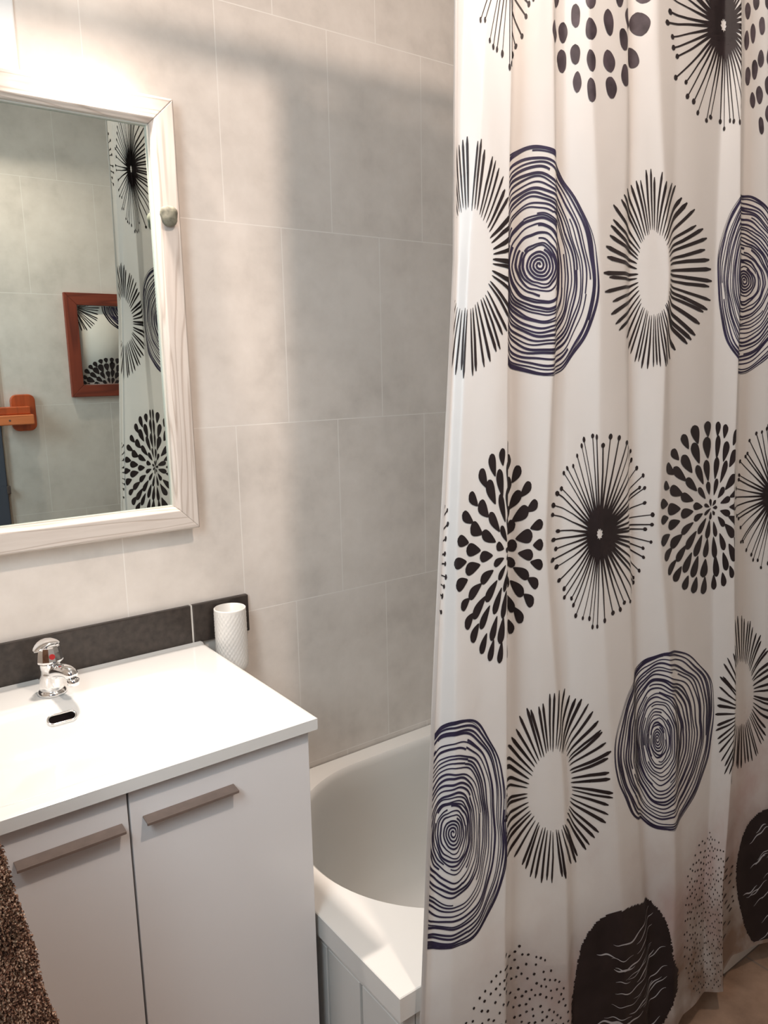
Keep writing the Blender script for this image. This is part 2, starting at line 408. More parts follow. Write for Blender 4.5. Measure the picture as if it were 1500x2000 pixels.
# ------------------------------------------------------------------ washbasin top
bas = thing('washbasin', 'glossy white ceramic washbasin top covering the vanity cabinet', 'washbasin', (0.303, -0.23, 0.829))
SX0, SX1, SY0, SY1, SZ = -0.005, 0.6055, -0.4655, -0.0135, 0.849
def sstep(t): t = max(0.0, min(1.0, t)); return t*t*(3-2*t)
def basin_z(x, y):
    z = SZ
    dx = min(x-0.045, 0.548-x); db = -0.112-y; df = y+0.437
    if dx > 0 and db > 0 and df > 0:
        z -= 0.062*sstep(dx/0.17)*sstep(db/0.10)**0.9*sstep(df/0.07)
    lip = max(0.0, 1-abs(y-SY1)/0.012); z += 0.004*sstep(lip)
    return z
nx, ny = 150, 116
bm = bmesh.new(); G = []
for j in range(ny+1):
    row = []
    for i in range(nx+1):
        x = SX0+(SX1-SX0)*i/nx; y = SY0+(SY1-SY0)*j/ny
        e = min(i/nx*(SX1-SX0), (1-i/nx)*(SX1-SX0), j/ny*(SY1-SY0))
        z = basin_z(x, y)
        if e < 0.0035: z -= 0.0018*(1-e/0.0035)**2
        row.append(bm.verts.new((x, y, z)))
    G.append(row)
for j in range(ny):
    for i in range(nx): bm.faces.new((G[j][i], G[j][i+1], G[j+1][i+1], G[j+1][i]))
loop = [G[0][i] for i in range(nx+1)]+[G[j][nx] for j in range(1, ny+1)]+[G[ny][i] for i in range(nx-1, -1, -1)]+[G[j][0] for j in range(ny-1, 0, -1)]
lowv = [bm.verts.new((v.co.x, v.co.y, SZ-0.0205)) for v in loop]
for k in range(len(loop)):
    bm.faces.new((loop[(k+1) % len(loop)], loop[k], lowv[k], lowv[(k+1) % len(loop)]))
# underside: a shallow tray hidden in the cabinet
und = [bm.verts.new(p) for p in ((0.03, -0.42, SZ-0.0205), (0.56, -0.42, SZ-0.0205), (0.56, -0.06, SZ-0.0205), (0.03, -0.06, SZ-0.0205))]
o = part('basin_top', bm, M['ceramic'], bas, smooth=True)
es = o.modifiers.new('edges', 'EDGE_SPLIT'); es.split_angle = math.radians(40)
# overflow ring on the sloping back of the basin
oy = -0.151; ox = 0.290; oz = basin_z(ox, oy)
dzdy = (basin_z(ox, oy+0.002)-basin_z(ox, oy-0.002))/0.004
tv = Vector((0, 1, dzdy)).normalized(); nv = Vector((0, -dzdy, 1)).normalized(); xv = Vector((1, 0, 0))
oc = Vector((ox, oy, oz))
def slot_pts(hw, hh, n=10):
    out = []
    for sgn, a0 in ((1, -90), (-1, 90)):
        for k in range(n+1):
            a = math.radians(a0+180*k/n); out.append((sgn*(hw-hh)+hh*math.cos(a), hh*math.sin(a)))
    return out
bm = bmesh.new(); rs = []
for (hw, hh, hn) in ((0.0250, 0.0105, -0.002), (0.0250, 0.0105, 0.0022), (0.0230, 0.0085, 0.0040), (0.0212, 0.0066, 0.0028), (0.0212, 0.0066, -0.002)):
    rs.append([bm.verts.new(oc+xv*p[0]+tv*p[1]+nv*hn) for p in slot_pts(hw, hh)])
for a, b_ in zip(rs, rs[1:]):
    for k in range(len(a)): bm.faces.new((a[k], a[(k+1) % len(a)], b_[(k+1) % len(a)], b_[k]))
bmesh.ops.recalc_face_normals(bm, faces=bm.faces)
ovr = part('overflow_ring', bm, M['chrome'], bas, smooth=True); ovr['label'] = 'oblong chrome overflow ring'
bm = bmesh.new(); bm.faces.new([bm.verts.new(oc+xv*p[0]+tv*p[1]+nv*0.0012) for p in slot_pts(0.0210, 0.0064)])
ovh = part('overflow_hole', bm, M['black'], bas)
bm = lathe(bmesh.new(), [(0.022, 0.0), (0.021, 0.003), (0.006, 0.004)], (0.29, -0.345, basin_z(0.29, -0.345)+0.0004), 28)
part('drain', bm, M['chrome'], bas, smooth=True)

# ------------------------------------------------------------------ faucet
FX, FY = 0.2925, -0.088
fau = thing('faucet', 'small chrome mixer faucet with a red dot standing at the back of the basin', 'faucet', (FX, FY, SZ))
prof = [(0.0235, 0.0004), (0.0240, 0.0040), (0.0215, 0.0075), (0.0195, 0.0085), (0.0190, 0.0105), (0.0205, 0.0120), (0.0205, 0.018), (0.0200, 0.030), (0.0190, 0.040), (0.0180, 0.0460), (0.0178, 0.0560), (0.0188, 0.0580)]
part('faucet_body', lathe(bmesh.new(), prof, (FX, FY, SZ), 40), M['chrome'], fau, smooth=True)
bm = lathe(bmesh.new(), [(0.0190, 0.0590), (0.0235, 0.0605), (0.0238, 0.0640), (0.0215, 0.078), (0.0190, 0.0880), (0.012, 0.0925), (0.003, 0.094)], (FX, FY, SZ), 14)
lever = part('lever_cap', bm, M['chrome'], fau, bevel=0.0012)
bm = bmesh.new()      # flat lever blade curving backwards-left over the cap
pts = [(FX+0.020, FY+0.004, SZ+0.0890), (FX+0.010, FY+0.002, SZ+0.0960), (FX-0.004, FY-0.002, SZ+0.0960), (FX-0.016, FY-0.008, SZ+0.0920), (FX-0.026, FY-0.014, SZ+0.0840)]
tube(bm, pts, [0.010, 0.016, 0.016, 0.012, 0.006], 14, flat=(1.0, 0.22))
part('lever', bm, M['chrome'], lever, smooth=True, sub=1)
bm = bmesh.new(); d = Vector((0.02, -0.98, 0.16)).normalized()
c0 = Vector((FX, FY, SZ+0.073))+Vector((d.x, d.y, 0))*0.0208
tube(bm, [c0, c0+d*0.0030], 0.0048, 18)
part('indicator', bm, M['red'], lever, smooth=False)['label'] = 'red hot-water dot'
bm = bmesh.new()
tube(bm, [(FX, FY, SZ+0.034), (FX+0.008, FY-0.020, SZ+0.046), (FX+0.016, FY-0.040, SZ+0.050), (FX+0.022, FY-0.052, SZ+0.047), (FX+0.023, FY-0.056, SZ+0.038)], [0.0140, 0.0135, 0.0130, 0.0125, 0.0110], 18)
part('spout', bm, M['chrome'], fau, smooth=True, sub=1)
bm = lathe(bmesh.new(), [(0.0092, 0.0), (0.0100, 0.001), (0.0100, 0.010), (0.0085, 0.0110)], (FX+0.023, FY-0.056, SZ+0.0275), 22)
part('aerator', bm, M['chrome'], fau, smooth=True)

# ------------------------------------------------------------------ toothbrush cup on the wall
cup = thing('toothbrush_cup', 'white textured tumbler fixed to the wall beside the dark splash strip', 'cup', (0.6555, -0.048, 0.79))
bm = bmesh.new(); n = 96; H = 0.132; R0 = 0.0325
rr = []
for j in range(67):
    z = H*j/66
    r = R0*(1-0.10*math.exp(-z/0.006))-(0.004*math.exp(-z/0.003))
    ring = []
    for k in range(n):
        a = 2*math.pi*k/n
        dz = 0.00035*math.sin(24*a+z*520)+0.00035*math.sin(24*a-z*520) if 0.01 < z < H-0.010 else 0
        ring.append(bm.verts.new((0.6555+(r+dz)*math.cos(a), -0.048+(r+dz)*math.sin(a), 0.79+z)))
    rr.append(ring)
for z, r in ((H+0.001, R0-0.0012), (H-0.001, R0-0.0030), (0.05, R0-0.0035), (0.006, R0-0.0045), (0.005, 0.002)):
    rr.append([bm.verts.new((0.6555+r*math.cos(2*math.pi*k/n), -0.048+r*math.sin(2*math.pi*k/n), 0.79+z)) for k in range(n)])
for a, b_ in zip(rr, rr[1:]):
    for k in range(n): bm.faces.new((a[k], a[(k+1) % n], b_[(k+1) % n], b_[k]))
bm.faces.new(rr[0][::-1]); bm.faces.new(rr[-1])
part('tumbler', bm, M['frost'], cup, smooth=True)
bm = B(0.668, 0.706, -0.0150, -0.0128, 0.868, 0.912); box(bm, 0.690, 0.6955, -0.030, -0.013, 0.874, 0.900)
part('bracket', bm, M['black'], cup, bevel=0.001)['label'] = 'black wall bracket'

# ------------------------------------------------------------------ mirror
MX0, MX1, MZ0, MZ1, MF = -0.002, 0.6055, 1.0965, 1.884, 0.0455
mir = thing('mirror', 'wall mirror in a whitewashed wooden frame above the basin', 'mirror', ((MX0+MX1)/2, 0.0, MZ0))
def frame_side(a, b_, c, d, axis):
    """mitred bar: outer edge a->b, inner edge d->c as (x,z); stepped profile"""
    bm = bmesh.new(); y0, y1, y2 = -0.001, -0.0445, -0.0395
    def lerp(p, q, t): return (p[0]+(q[0]-p[0])*t, p[1]+(q[1]-p[1])*t)
    st = [(0.0, y0), (0.0, y2), (0.07, y1), (0.86, y1), (0.93, y2), (1.0, y2+0.003), (1.0, y0)]
    A = [bm.verts.new((*[lerp(a, d, t)[0]], y, lerp(a, d, t)[1])) for t, y in st]
    Bv = [bm.verts.new((lerp(b_, c, t)[0], y, lerp(b_, c, t)[1])) for t, y in st]
    n = len(st)
    for i in range(n): bm.faces.new((A[i], A[(i+1) % n], Bv[(i+1) % n], Bv[i]))
    bm.faces.new(A); bm.faces.new(Bv[::-1]); bmesh.ops.recalc_face_normals(bm, faces=bm.faces)
    return bm
oc_ = [(MX0, MZ0), (MX1, MZ0), (MX1, MZ1), (MX0, MZ1)]
ic_ = [(MX0+MF, MZ0+MF), (MX1-MF, MZ0+MF), (MX1-MF, MZ1-MF), (MX0+MF, MZ1-MF)]
fr_ = part('frame', B(MX0+0.01, MX1-0.01, -0.0100, -0.001, MZ0+0.01, MZ1-0.01), M['cab_dark'], mir)
for k, nm in enumerate(('frame_rail', 'frame_stile', 'frame_rail', 'frame_stile')):
    k2 = (k+1) % 4
    part(nm, frame_side(oc_[k], oc_[k2], ic_[k2], ic_[k], 0), M['frame_h'] if k % 2 == 0 else M['frame_v'], fr_, bevel=0.0015)
bm = bmesh.new(); X0, X1, Z0, Z1 = MX0+MF, MX1-MF, MZ0+MF, MZ1-MF; li = 0.0022
box(bm, X0-0.004, X1+0.004, -0.027, -0.0105, Z0-0.004, Z0+li); box(bm, X0-0.004, X1+0.004, -0.027, -0.0105, Z1-li, Z1+0.004)
box(bm, X0-0.004, X0+li, -0.027, -0.0105, Z0+li, Z1-li); box(bm, X1-li, X1+0.004, -0.027, -0.0105, Z0+li, Z1-li)
part('liner', bm, M['liner'], mir)
part('mirror_glass', B(X0+li, X1-li, -0.0220, -0.0105, Z0+li, Z1-li), M['mirror'], mir)
bm = bmesh.new(); bmesh.ops.create_icosphere(bm, subdivisions=3, radius=1.0)
for v in bm.verts:
    k = 1+0.07*math.sin(3.1*v.co.x+1.3)*math.cos(2.7*v.co.z)+0.05*math.sin(5*v.co.z+2*v.co.y)+rng.uniform(-0.012, 0.012)
    if v.co.z > 0.6: k *= 0.97
    v.co = Vector((v.co.x*0.0172*k+0.578, v.co.y*0.0115*k-0.0552, v.co.z*0.0195*k+1.680))
part('knob', bm, M['stone'], mir, smooth=True)['label'] = 'grey green pebble knob'

# ------------------------------------------------------------------ mirror lamp (just above the picture's edge)
lamp = thing('mirror_lamp', 'white wall lamp fixed above the mirror, with an added white plate for the bright strip at the top left', 'lamp', (0.337, 0, 1.8845))
part('strip_plate', B(0.318, 0.356, -0.010, -0.0005, 1.8845, 2.155), M['white_metal'], lamp, bevel=0.003)  # upright white plate, added to stand for a bright strip on the wall
bm = bmesh.new(); tube(bm, [(0.345, -0.008, 2.121), (0.350, -0.05, 2.124), (0.38, -0.085, 2.124)], 0.007, 12)
part('arm', bm, M['white_metal'], lamp, smooth=True)
bm = bmesh.new()
prism(bm, [(-0.132, 2.096), (-0.135, 2.096), (-0.135, 2.128), (-0.072, 2.128), (-0.072, 2.088), (-0.075, 2.088), (-0.075, 2.124), (-0.132, 2.124)], 0, 0.295, 0.565)
box(bm, 0.292, 0.295, -0.135, -0.072, 2.096, 2.128); box(bm, 0.565, 0.568, -0.135, -0.072, 2.096, 2.128)
part('hood', bm, M['white_metal'], lamp)
part('diffuser', B(0.297, 0.563, -0.130, -0.077, 2.108, 2.122), M['lamp_glass'], lamp)

# ------------------------------------------------------------------ ceiling lamp
cl = thing('ceiling_lamp', 'white ceiling spotlight tilted towards the tiled wall, above the door side', 'lamp', (0.57, -1.40, ZC))
part('lamp_base', lathe(bmesh.new(), [(0.060, -0.001), (0.060, -0.018), (0.052, -0.022), (0.010, -0.024), (0.010, -0.040)], (0.57, -1.40, ZC), 40), M['white_metal'], cl, smooth=True)
dq = (Vector((0.62, -0.45, 1.30))-Vector((0.57, -1.40, 2.372))).normalized(); c0 = Vector((0.57, -1.40, 2.372))
bm = bmesh.new(); tube(bm, [c0-dq*0.072, c0-dq*0.062, c0-dq*0.010, c0-dq*0.006], [0.030, 0.045, 0.055, 0.055], 36)
part('lamp_head', bm, M['white_metal'], cl, smooth=False, bevel=0.001)
bm = bmesh.new(); tube(bm, [c0-dq*0.0045, c0-dq*0.0015], 0.0485, 32)
part('lamp_lens', bm, M['lamp_glass'], cl)

# ------------------------------------------------------------------ shower rod
rod = thing('shower_rod', 'straight steel shower curtain rod running from wall to wall', 'rod', (XL, -0.705, 2.188))
bm = bmesh.new(); tube(bm, [(XL+0.001, -0.705, 2.188), (XR-0.001, -0.705, 2.188)], 0.0135, 20)
part('tube', bm, M['steel'], rod, smooth=True)
for xx, sgn in ((XL+0.001, 1), (XR-0.001, -1)):
    part('end_flange', lathe(bmesh.new(), [(0.030, 0), (0.030, sgn*0.006), (0.018, sgn*0.016)], (xx, -0.705, 2.188), 28, axis='X'), M['steel'], rod, smooth=True)
# ------------------------------------------------------------------ printed cloth: motifs drawn in cloth coordinates
def project_X(px, d, z):
    """x of the curtain point at depth d in front of the camera plane axis that sits on image column px, height z"""
    r, u, f = RV, UV_, FV; k = px-750.0
    # FPX*(rx X + ry d + rz z) = k (fx X + fy d + fz z)
    return (k*(f[1]*d+f[2]*z)-FPX*(r[1]*d+r[2]*z))/(FPX*r[0]-k*f[0])
D_ = [0.791, 0.792, 0.777, 0.763, 0.784, 0.799, 0.772, 0.787, 0.785, 0.762, 0.768, 0.783, 0.755, 0.768, 0.773, 0.750, 0.780, 0.796, 0.768]
ROWS = [
 (0.66, [(0,892),(.05,909),(.13,956),(.215,1005),(.25,987),(.29,1006),(.405,1082),(.425,1085),(.45,1102),(.53,1152),(.63,1224),(.65,1226),(.69,1286),(.735,1321),(.85,1411),(.905,1451),(.96,1436),(1.02,1452),(1.12,1500)]),
 (0.47, [(0,891),(.05,908),(.13,955),(.215,1003),(.25,985),(.29,1004),(.405,1083),(.425,1086),(.45,1103),(.53,1153),(.63,1225),(.65,1227),(.69,1287),(.735,1322),(.85,1412),(.905,1450),(.96,1435),(1.02,1451),(1.12,1500)]),
 (0.137, [(0,886),(.02,896),(.05,918),(.168,995),(.245,975),(.32,996),(.395,1087),(.43,1089),(.455,1105),(.53,1170),(.587,1225),(.59,1226.5),(.75,1309),(.775,1311),(.845,1395),(.945,1447),(.97,1438),(1.0,1448),(1.07,1500)]),
 (-0.262, [(0,858),(.03,870),(.06,890),(.20,993),(.24,980),(.28,994),(.375,1070),(.38,1073),(.405,1098),(.53,1170),(.60,1227),(.625,1228.5),(.69,1287),(.73,1305),(.85,1388),(.915,1437),(.98,1422),(1.04,1438),(1.15,1500)]),
 (-0.676, [(0,834),(.03,853),(.07,885),(.25,991),(.262,984),(.274,994),(.43,1105),(.44,1108),(.465,1120),(.55,1196),(.605,1242),(.62,1243.5),(.765,1320),(.78,1322),(.865,1395),(.965,1437),(.985,1432),(1.01,1440),(1.15,1492)]),
 (-1.07, [(0,815),(.03,833),(.07,880),(.19,992),(.20,986),(.21,994),(.365,1115),(.37,1117),(.385,1130),(.53,1220),(.60,1262),(.605,1263.5),(.685,1318),(.70,1332),(.82,1375),(.95,1412),(.97,1406),(.99,1428),(1.15,1498)]),
 (-1.36, [(0,812),(.03,831),(.07,880),(.19,992),(.20,986),(.21,994),(.365,1118),(.37,1120),(.385,1133),(.53,1222),(.60,1264),(.605,1265.5),(.685,1320),(.70,1334),(.82,1377),(.95,1414),(.97,1408),(.99,1430),(1.15,1500)]),
]
Z_TOP, Z_BOT = 2.168-1.40, 0.075-1.40
DS = 0.0025; S_MAX = 1.86
SS = np.arange(0, S_MAX+DS/2, DS); NS = len(SS)
ZZ = np.linspace(Z_BOT, Z_TOP, 150)
kz = np.array([r[0] for r in ROWS])[::-1]
tabS, tabX, tabY = [], [], []
for z, keys in ROWS[::-1]:
    s = [k[0] for k in keys]; X = [project_X(k[1], d, z) for k, d in zip(keys, D_)]; Y = list(D_)
    # pleats go on beyond the picture's right edge
    for q in range(11):
        if s[-1] >= S_MAX: break
        s.append(s[-1]+0.085); X.append(X[-1]+0.052); Y.append(0.752 if q % 2 == 0 else 0.790)
    while len(s) < 30: s.append(s[-1]+0.085); X.append(X[-1]+0.052); Y.append(0.752 if len(s) % 2 else 0.790)
    tabS.append(s); tabX.append(X); tabY.append(Y)
tabS, tabX, tabY = map(np.array, (tabS, tabX, tabY))
def at_z(tab, z): return np.array([np.interp(z, kz, tab[:, i]) for i in range(tab.shape[1])])
sig = 0.0038/DS; hw = int(4*sig); ker = np.exp(-0.5*(np.arange(-hw, hw+1)/sig)**2); ker /= ker.sum()
GX = np.zeros((len(ZZ), NS)); GY = np.zeros((len(ZZ), NS))
for j, z in enumerate(ZZ):
    s_, x_, y_ = at_z(tabS, z), at_z(tabX, z), at_z(tabY, z)
    se = np.concatenate([np.arange(-hw, 0)*DS, SS, SS[-1]+np.arange(1, hw+1)*DS])
    sl_x = (x_[1]-x_[0])/(s_[1]-s_[0]); sl_y = (y_[1]-y_[0])/(s_[1]-s_[0])
    xe = np.interp(se, s_, x_); ye = np.interp(se, s_, y_)
    neg = se < 0; xe[neg] = x_[0]+sl_x*se[neg]; ye[neg] = y_[0]+sl_y*se[neg]
    xe[se > s_[-1]] = x_[-1]
    # cloth gathers a little towards the rod
    GX[j] = np.convolve(xe, ker, 'valid'); GY[j] = np.convolve(ye, ker, 'valid')
    GY[j] += 0.0025*np.sin(SS*37+z*3.1)*np.sin(z*4.2+SS*9)      # soft sagging wrinkles
def bil(Gd, s, z):
    a = np.clip(np.asarray(s)/DS, 0, NS-1.001); b = np.clip((np.asarray(z)-ZZ[0])/(ZZ[1]-ZZ[0]), 0, len(ZZ)-1.001)
    i = a.astype(int); j = b.astype(int); fa = a-i; fb = b-j
    return (Gd[j, i]*(1-fa)+Gd[j, i+1]*fa)*(1-fb)+(Gd[j+1, i]*(1-fa)+Gd[j+1, i+1]*fa)*fb
dGX = np.gradient(GX, axis=1); dGY = np.gradient(GY, axis=1)
ln = np.sqrt(dGX**2+dGY**2)+1e-9
NXg, NYg = dGY/ln, -dGX/ln        # towards the room (smaller camera depth)
def cloth_pt(s, z, off):
    X = bil(GX, s, z); Y = bil(GY, s, z); nx_ = bil(NXg, s, z); ny_ = bil(NYg, s, z)
    return np.stack([X+nx_*off+CAM[0], Y+ny_*off+CAM[1], np.asarray(z)+CAM[2]], -1)

class Ink:
    """collects ribbons (polylines with half-widths) and patches in flat cloth coordinates"""
    def __init__(self): self.v = []; self.f = []; self.m = []; self.n = 0
    def ribbon(self, P, W, mi, step=0.005, vert=False):
        P = np.asarray(P, float); W = np.asarray(W, float)
        if W.ndim == 0: W = np.full(len(P), float(W))
        seg = np.hypot(*np.diff(P, axis=0).T); t = np.r_[0, np.cumsum(seg)]
        if t[-1] < 1e-5: return
        k = max(2, int(t[-1]/step)+1); tt = np.linspace(0, t[-1], k+1)
        if len(P) <= 8: tt = np.unique(np.r_[tt, t])
        Q = np.stack([np.interp(tt, t, P[:, 0]), np.interp(tt, t, P[:, 1])], 1); w_ = np.interp(tt, t, W)
        T = np.gradient(Q, axis=0); T /= (np.linalg.norm(T, axis=1, keepdims=True)+1e-12)
        Nn = np.stack([-T[:, 1], T[:, 0]], 1)
        A = Q+Nn*w_[:, None]; Bq = Q-Nn*w_[:, None]
        c = len(Q); lanes = 1 if vert else max(1, int(math.ceil(2*w_.max()/0.0042)))
        fr_ = np.linspace(0, 1, lanes+1)[None, :, None]
        self.v.append((A[:, None, :]*(1-fr_)+Bq[:, None, :]*fr_).reshape(-1, 2)); st = lanes+1
        for i in range(c-1):
            for l_ in range(lanes):
                a0 = self.n+st*i+l_
                self.f.append((a0, a0+1, a0+st+1, a0+st)); self.m.append(mi)
        self.n += st*c
    def disc(self, c, rx, ry, mi, n=12, ang=0.0, wob=0.0, seed=0):
        # filled as a ribbon along its long axis so that it bends with the cloth
        r_ = np.random.RandomState(seed+5); t = np.linspace(-0.995, 0.995, n)
        ca, sa = math.cos(ang), math.sin(ang)
        P = np.stack([c[0]-sa*t*ry, c[1]+ca*t*ry], 1)
        wv = rx*np.sqrt(1-t**2)*(1+wob*np.sin(t*3+r_.rand()*6))
        self.ribbon(P, wv, mi, step=max(0.0012, ry*2/n))
NAVY, INK, PALE, SMOKE = 1, 2, 3, 4
def m_sun(I, cs, cz, R, Rz, seed, inner=0.42, n=58, w=0.0030):
    r_ = np.random.RandomState(seed)
    for k in range(n):
        a = 2*math.pi*(k+r_.uniform(-.2, .2))/n; a2 = a+r_.uniform(-.03, .03)
        r0 = inner*r_.uniform(.96, 1.04); r1 = r_.uniform(.93, 1.02)
        rm = (r0+r1)/2; am = (a+a2)/2+r_.uniform(-.012, .012)
        P = [(cs+R*q*math.cos(b), cz+Rz*q*math.sin(b)) for q, b in ((r0, a), (r0+.05, a), (rm, am), (r1-.06, a2), (r1, a2))]
        ww = w*r_.uniform(.8, 1.25)
        I.ribbon(P, [ww*.15, ww*.45, ww*.85, ww, ww*.35], INK)
def m_ring(I, cs, cz, R, Rz, seed, n=24):
    r_ = np.random.RandomState(seed)
    ox, oz_ = r_.uniform(-.10, .0)*R, r_.uniform(.0, .08)*Rz
    ph = r_.uniform(0, 6.28, 6)
    th = np.linspace(0, 2*math.pi, 121)
    def shape(q, th):
        wb = 1+0.030*np.sin(2*th+ph[0]+q*1.5)+0.022*np.sin(3*th+ph[1]-q*2)+0.010*np.sin(7*th+ph[2]+q*9)+0.006*np.sin(13*th+ph[3]+q*17)
        k = (1-q)
        return cs+ox*k+R*q*wb*np.cos(th), cz+oz_*k+Rz*q*wb*np.sin(th)
    # spiral heart
    ts = np.linspace(0, 2*math.pi*4.2, 150); q = 0.012+0.032*ts/(2*math.pi)
    x, y = shape(q, ts); I.ribbon(np.stack([x, y], 1), 0.0016, NAVY, 0.0035)
    q = 0.17
    while q < 0.985:
        t0 = r_.uniform(0, 6.28); th2 = th+t0
        drift = r_.uniform(-.015, .02)
        qq = q+drift*np.linspace(0, 1, 121)+0.006*np.sin(5*th2+r_.uniform(0, 6))
        x, y = shape(np.minimum(qq, 1.0), th2)
        ww = 0.0011*(1+0.40*np.sin(2*th2+r_.uniform(0, 6)))+0.0004
        if r_.rand() < .5:                              # an open, overlapping stroke
            e = r_.randint(100, 121); x, y, ww = x[:e], y[:e], ww[:e]
        I.ribbon(np.stack([x, y], 1), ww, NAVY, 0.004)
        q += r_.uniform(.030, .046)
    for q in (0.955, 0.975, 0.992, 1.0):
        x, y = shape(np.full(121, q)+0.020*np.sin(2*th+q*90)+0.006*np.sin(5*th+q*33), th); I.ribbon(np.stack([x, y], 1), 0.0010+0.0006*np.sin(3*th+q*60), NAVY, 0.004)
def m_pin(I, cs, cz, R, Rz, seed, n=54):
    r_ = np.random.RandomState(seed)
    for k in range(n):
        a = 2*math.pi*(k+r_.uniform(-.22, .22))/n; a2 = a+r_.uniform(-.035, .035); r1 = r_.uniform(.86, .98)
        P = [(cs+R*q*math.cos(b), cz+Rz*q*math.sin(b)) for q, b in ((.10, a), (.30, a), (.6, (a+a2)/2+r_.uniform(-.01, .01)), (r1, a2))]
        ww = r_.uniform(.0009, .0016)
        I.ribbon(P, [.0042, .0022, ww, ww*.8], INK)
        I.disc((cs+R*r1*math.cos(a2), cz+Rz*r1*math.sin(a2)), r_.uniform(.0030, .0042), r_.uniform(.0034, .005), INK, 6, a2+1.57)
    # dark heart left open round its pale eye
    th = np.linspace(0, 2*math.pi, 60); q = 0.115
    wv = 0.0105+0.0014*np.sin(9*th)+0.001*np.sin(17*th)
    I.ribbon(np.stack([cs+R*q*np.cos(th), cz+Rz*q*np.sin(th)], 1), wv, INK, 0.003)
def teardrop(I, cs, cz, R, Rz, a, r0, r1, wd, seed):
    t = np.linspace(0, 1, 11)
    wv = wd*np.sqrt(np.clip(1-((t-.72)/.285)**2, 0, 1)); wv[t < .72] = wd*(0.20+0.80*(np.sin(t[t < .72]/.72*math.pi/2))**1.2)
    wv[0] *= .4; wv[-1] = wd*.25
    q = r0+(r1-r0)*t
    I.ribbon(np.stack([cs+R*q*math.cos(a), cz+Rz*q*math.sin(a)], 1), wv, INK, 0.0035)
def m_petal(I, cs, cz, R, Rz, seed):
    r_ = np.random.RandomState(seed)
    for (r0, r1, n, wd, off) in ((.02, .13, 7, .0036, 0), (.15, .34, 12, .0064, .5), (.33, .59, 18, .0085, 0), (.565, .83, 24, .0098, .5), (.795, 1.0, 30, .0090, 0)):
        for k in range(n):
            a = 2*math.pi*(k+off+r_.uniform(-.12, .12))/n
            teardrop(I, cs, cz, R, Rz, a, r0+r_.uniform(-.01, .03), r1+r_.uniform(-.025, .02), wd*r_.uniform(.88, 1.12), seed+k)
def m_dots(I, cs, cz, R, Rz, seed):
    r_ = np.random.RandomState(seed); k = 0
    for rad, n in ((0, 1), (.26, 5), (.50, 10), (.735, 15), (.93, 20)):
        for i in range(n):
            a = 2*math.pi*(i+.5*(k % 2)+r_.uniform(-.12, .12))/n+.3; q = rad+r_.uniform(-.02, .02)
            I.disc((cs+R*q*math.cos(a), cz+Rz*q*math.sin(a)), .0152*r_.uniform(.82, 1.12)*(1-.15*rad), .0168*r_.uniform(.85, 1.1)*(1-.15*rad), SMOKE, 14, r_.uniform(-.3, .3), .08, seed+i)
        k += 1
def m_stipple(I, cs, cz, R, Rz, seed):
    r_ = np.random.RandomState(seed); pts = []
    for _ in range(9000):
        if len(pts) > 330: break
        x, y = r_.uniform(-1, 1, 2)
        if x*x+y*y > 1: continue
        if all((x-p[0])**2+(y-p[1])**2 > (.072)**2 for p in pts): pts.append((x, y))
    for i, (x, y) in enumerate(pts):
        I.disc((cs+R*x, cz+Rz*y), r_.uniform(.0024, .0034), r_.uniform(.0022, .0030), INK, 5)
def m_blob(I, cs, cz, R, Rz, seed):
    r_ = np.random.RandomState(seed); n = 110
    ph = r_.uniform(0, 6.28, 4)
    for i in range(n):                                   # horizontal brush rows with ragged ends
        t = -1+2*(i+.5)/n; hwid = (max(0, 1-abs(t)**2.2))**.48
        hl = hwid*(1+.03*math.sin(5*t+ph[0]))+r_.uniform(-.012, .018); hr = hwid*(1+.03*math.sin(6*t+ph[1]))+r_.uniform(-.012, .018)
        z_ = cz+Rz*t; cc = cs-.13*R*t
        I.ribbon([(cc-R*hl, z_), (cc, z_), (cc+R*hr, z_)], Rz/n*1.06, INK, 0.0035, True)
    for i in range(34):                                  # pale bristle streaks
        t = r_.uniform(-.9, .72); hwid = math.sqrt(max(0, 1-t*t)); x0 = r_.uniform(-.85, .45)*hwid; ln_ = r_.uniform(.25, .75)
        x = np.linspace(x0, min(x0+ln_, .86*hwid), 18)
        if x[-1]-x[0] < .08: continue
        y = t+.10*np.sin(4.2*x+ph[2])+.012*np.sin(22*x+i)
        I.ribbon(np.stack([cs+R*(x-.13*y), cz+Rz*y], 1), .0016*np.abs(np.sin(np.linspace(0.1, 3.0, 18)))*r_.uniform(.4, 1.3)+.0001, PALE, 0.004)

I = Ink()
P2, R = 0.32, 0.153
def cols(first, n=6): return [first+k*P2 for k in range(n)]
for k, s0 in enumerate(cols(-.11)):
    (m_dots if k in (2, 4) else m_pin)(I, s0, .53, R, .165, 40+k)
for k, s0 in enumerate(cols(.05)):
    (m_sun if k % 2 == 0 else m_ring)(I, s0, .137, R, .150 if k % 2 == 0 else .154, 50+k)
for k, s0 in enumerate(cols(-.11)):
    (m_pin if k % 2 == 0 else m_petal)(I, s0, -.262, R, .161, 60+k)
for k, s0 in enumerate(cols(.07)):
    (m_ring if k % 2 == 0 else m_sun)(I, s0, -.680, R*(1.15 if k == 0 else 1.03), .178 if k % 2 == 0 else .172, 70+k)
for k, s0 in enumerate(cols(-.11)):
    (m_blob if k % 2 == 0 else m_stipple)(I, s0, -1.158 if k % 2 == 0 else -1.135, R*(1.02 if k % 2 == 0 else .97), .190 if k % 2 == 0 else .198, 80+k)
IV = np.concatenate(I.v); IF = np.array(I.f); IM = np.array(I.m)
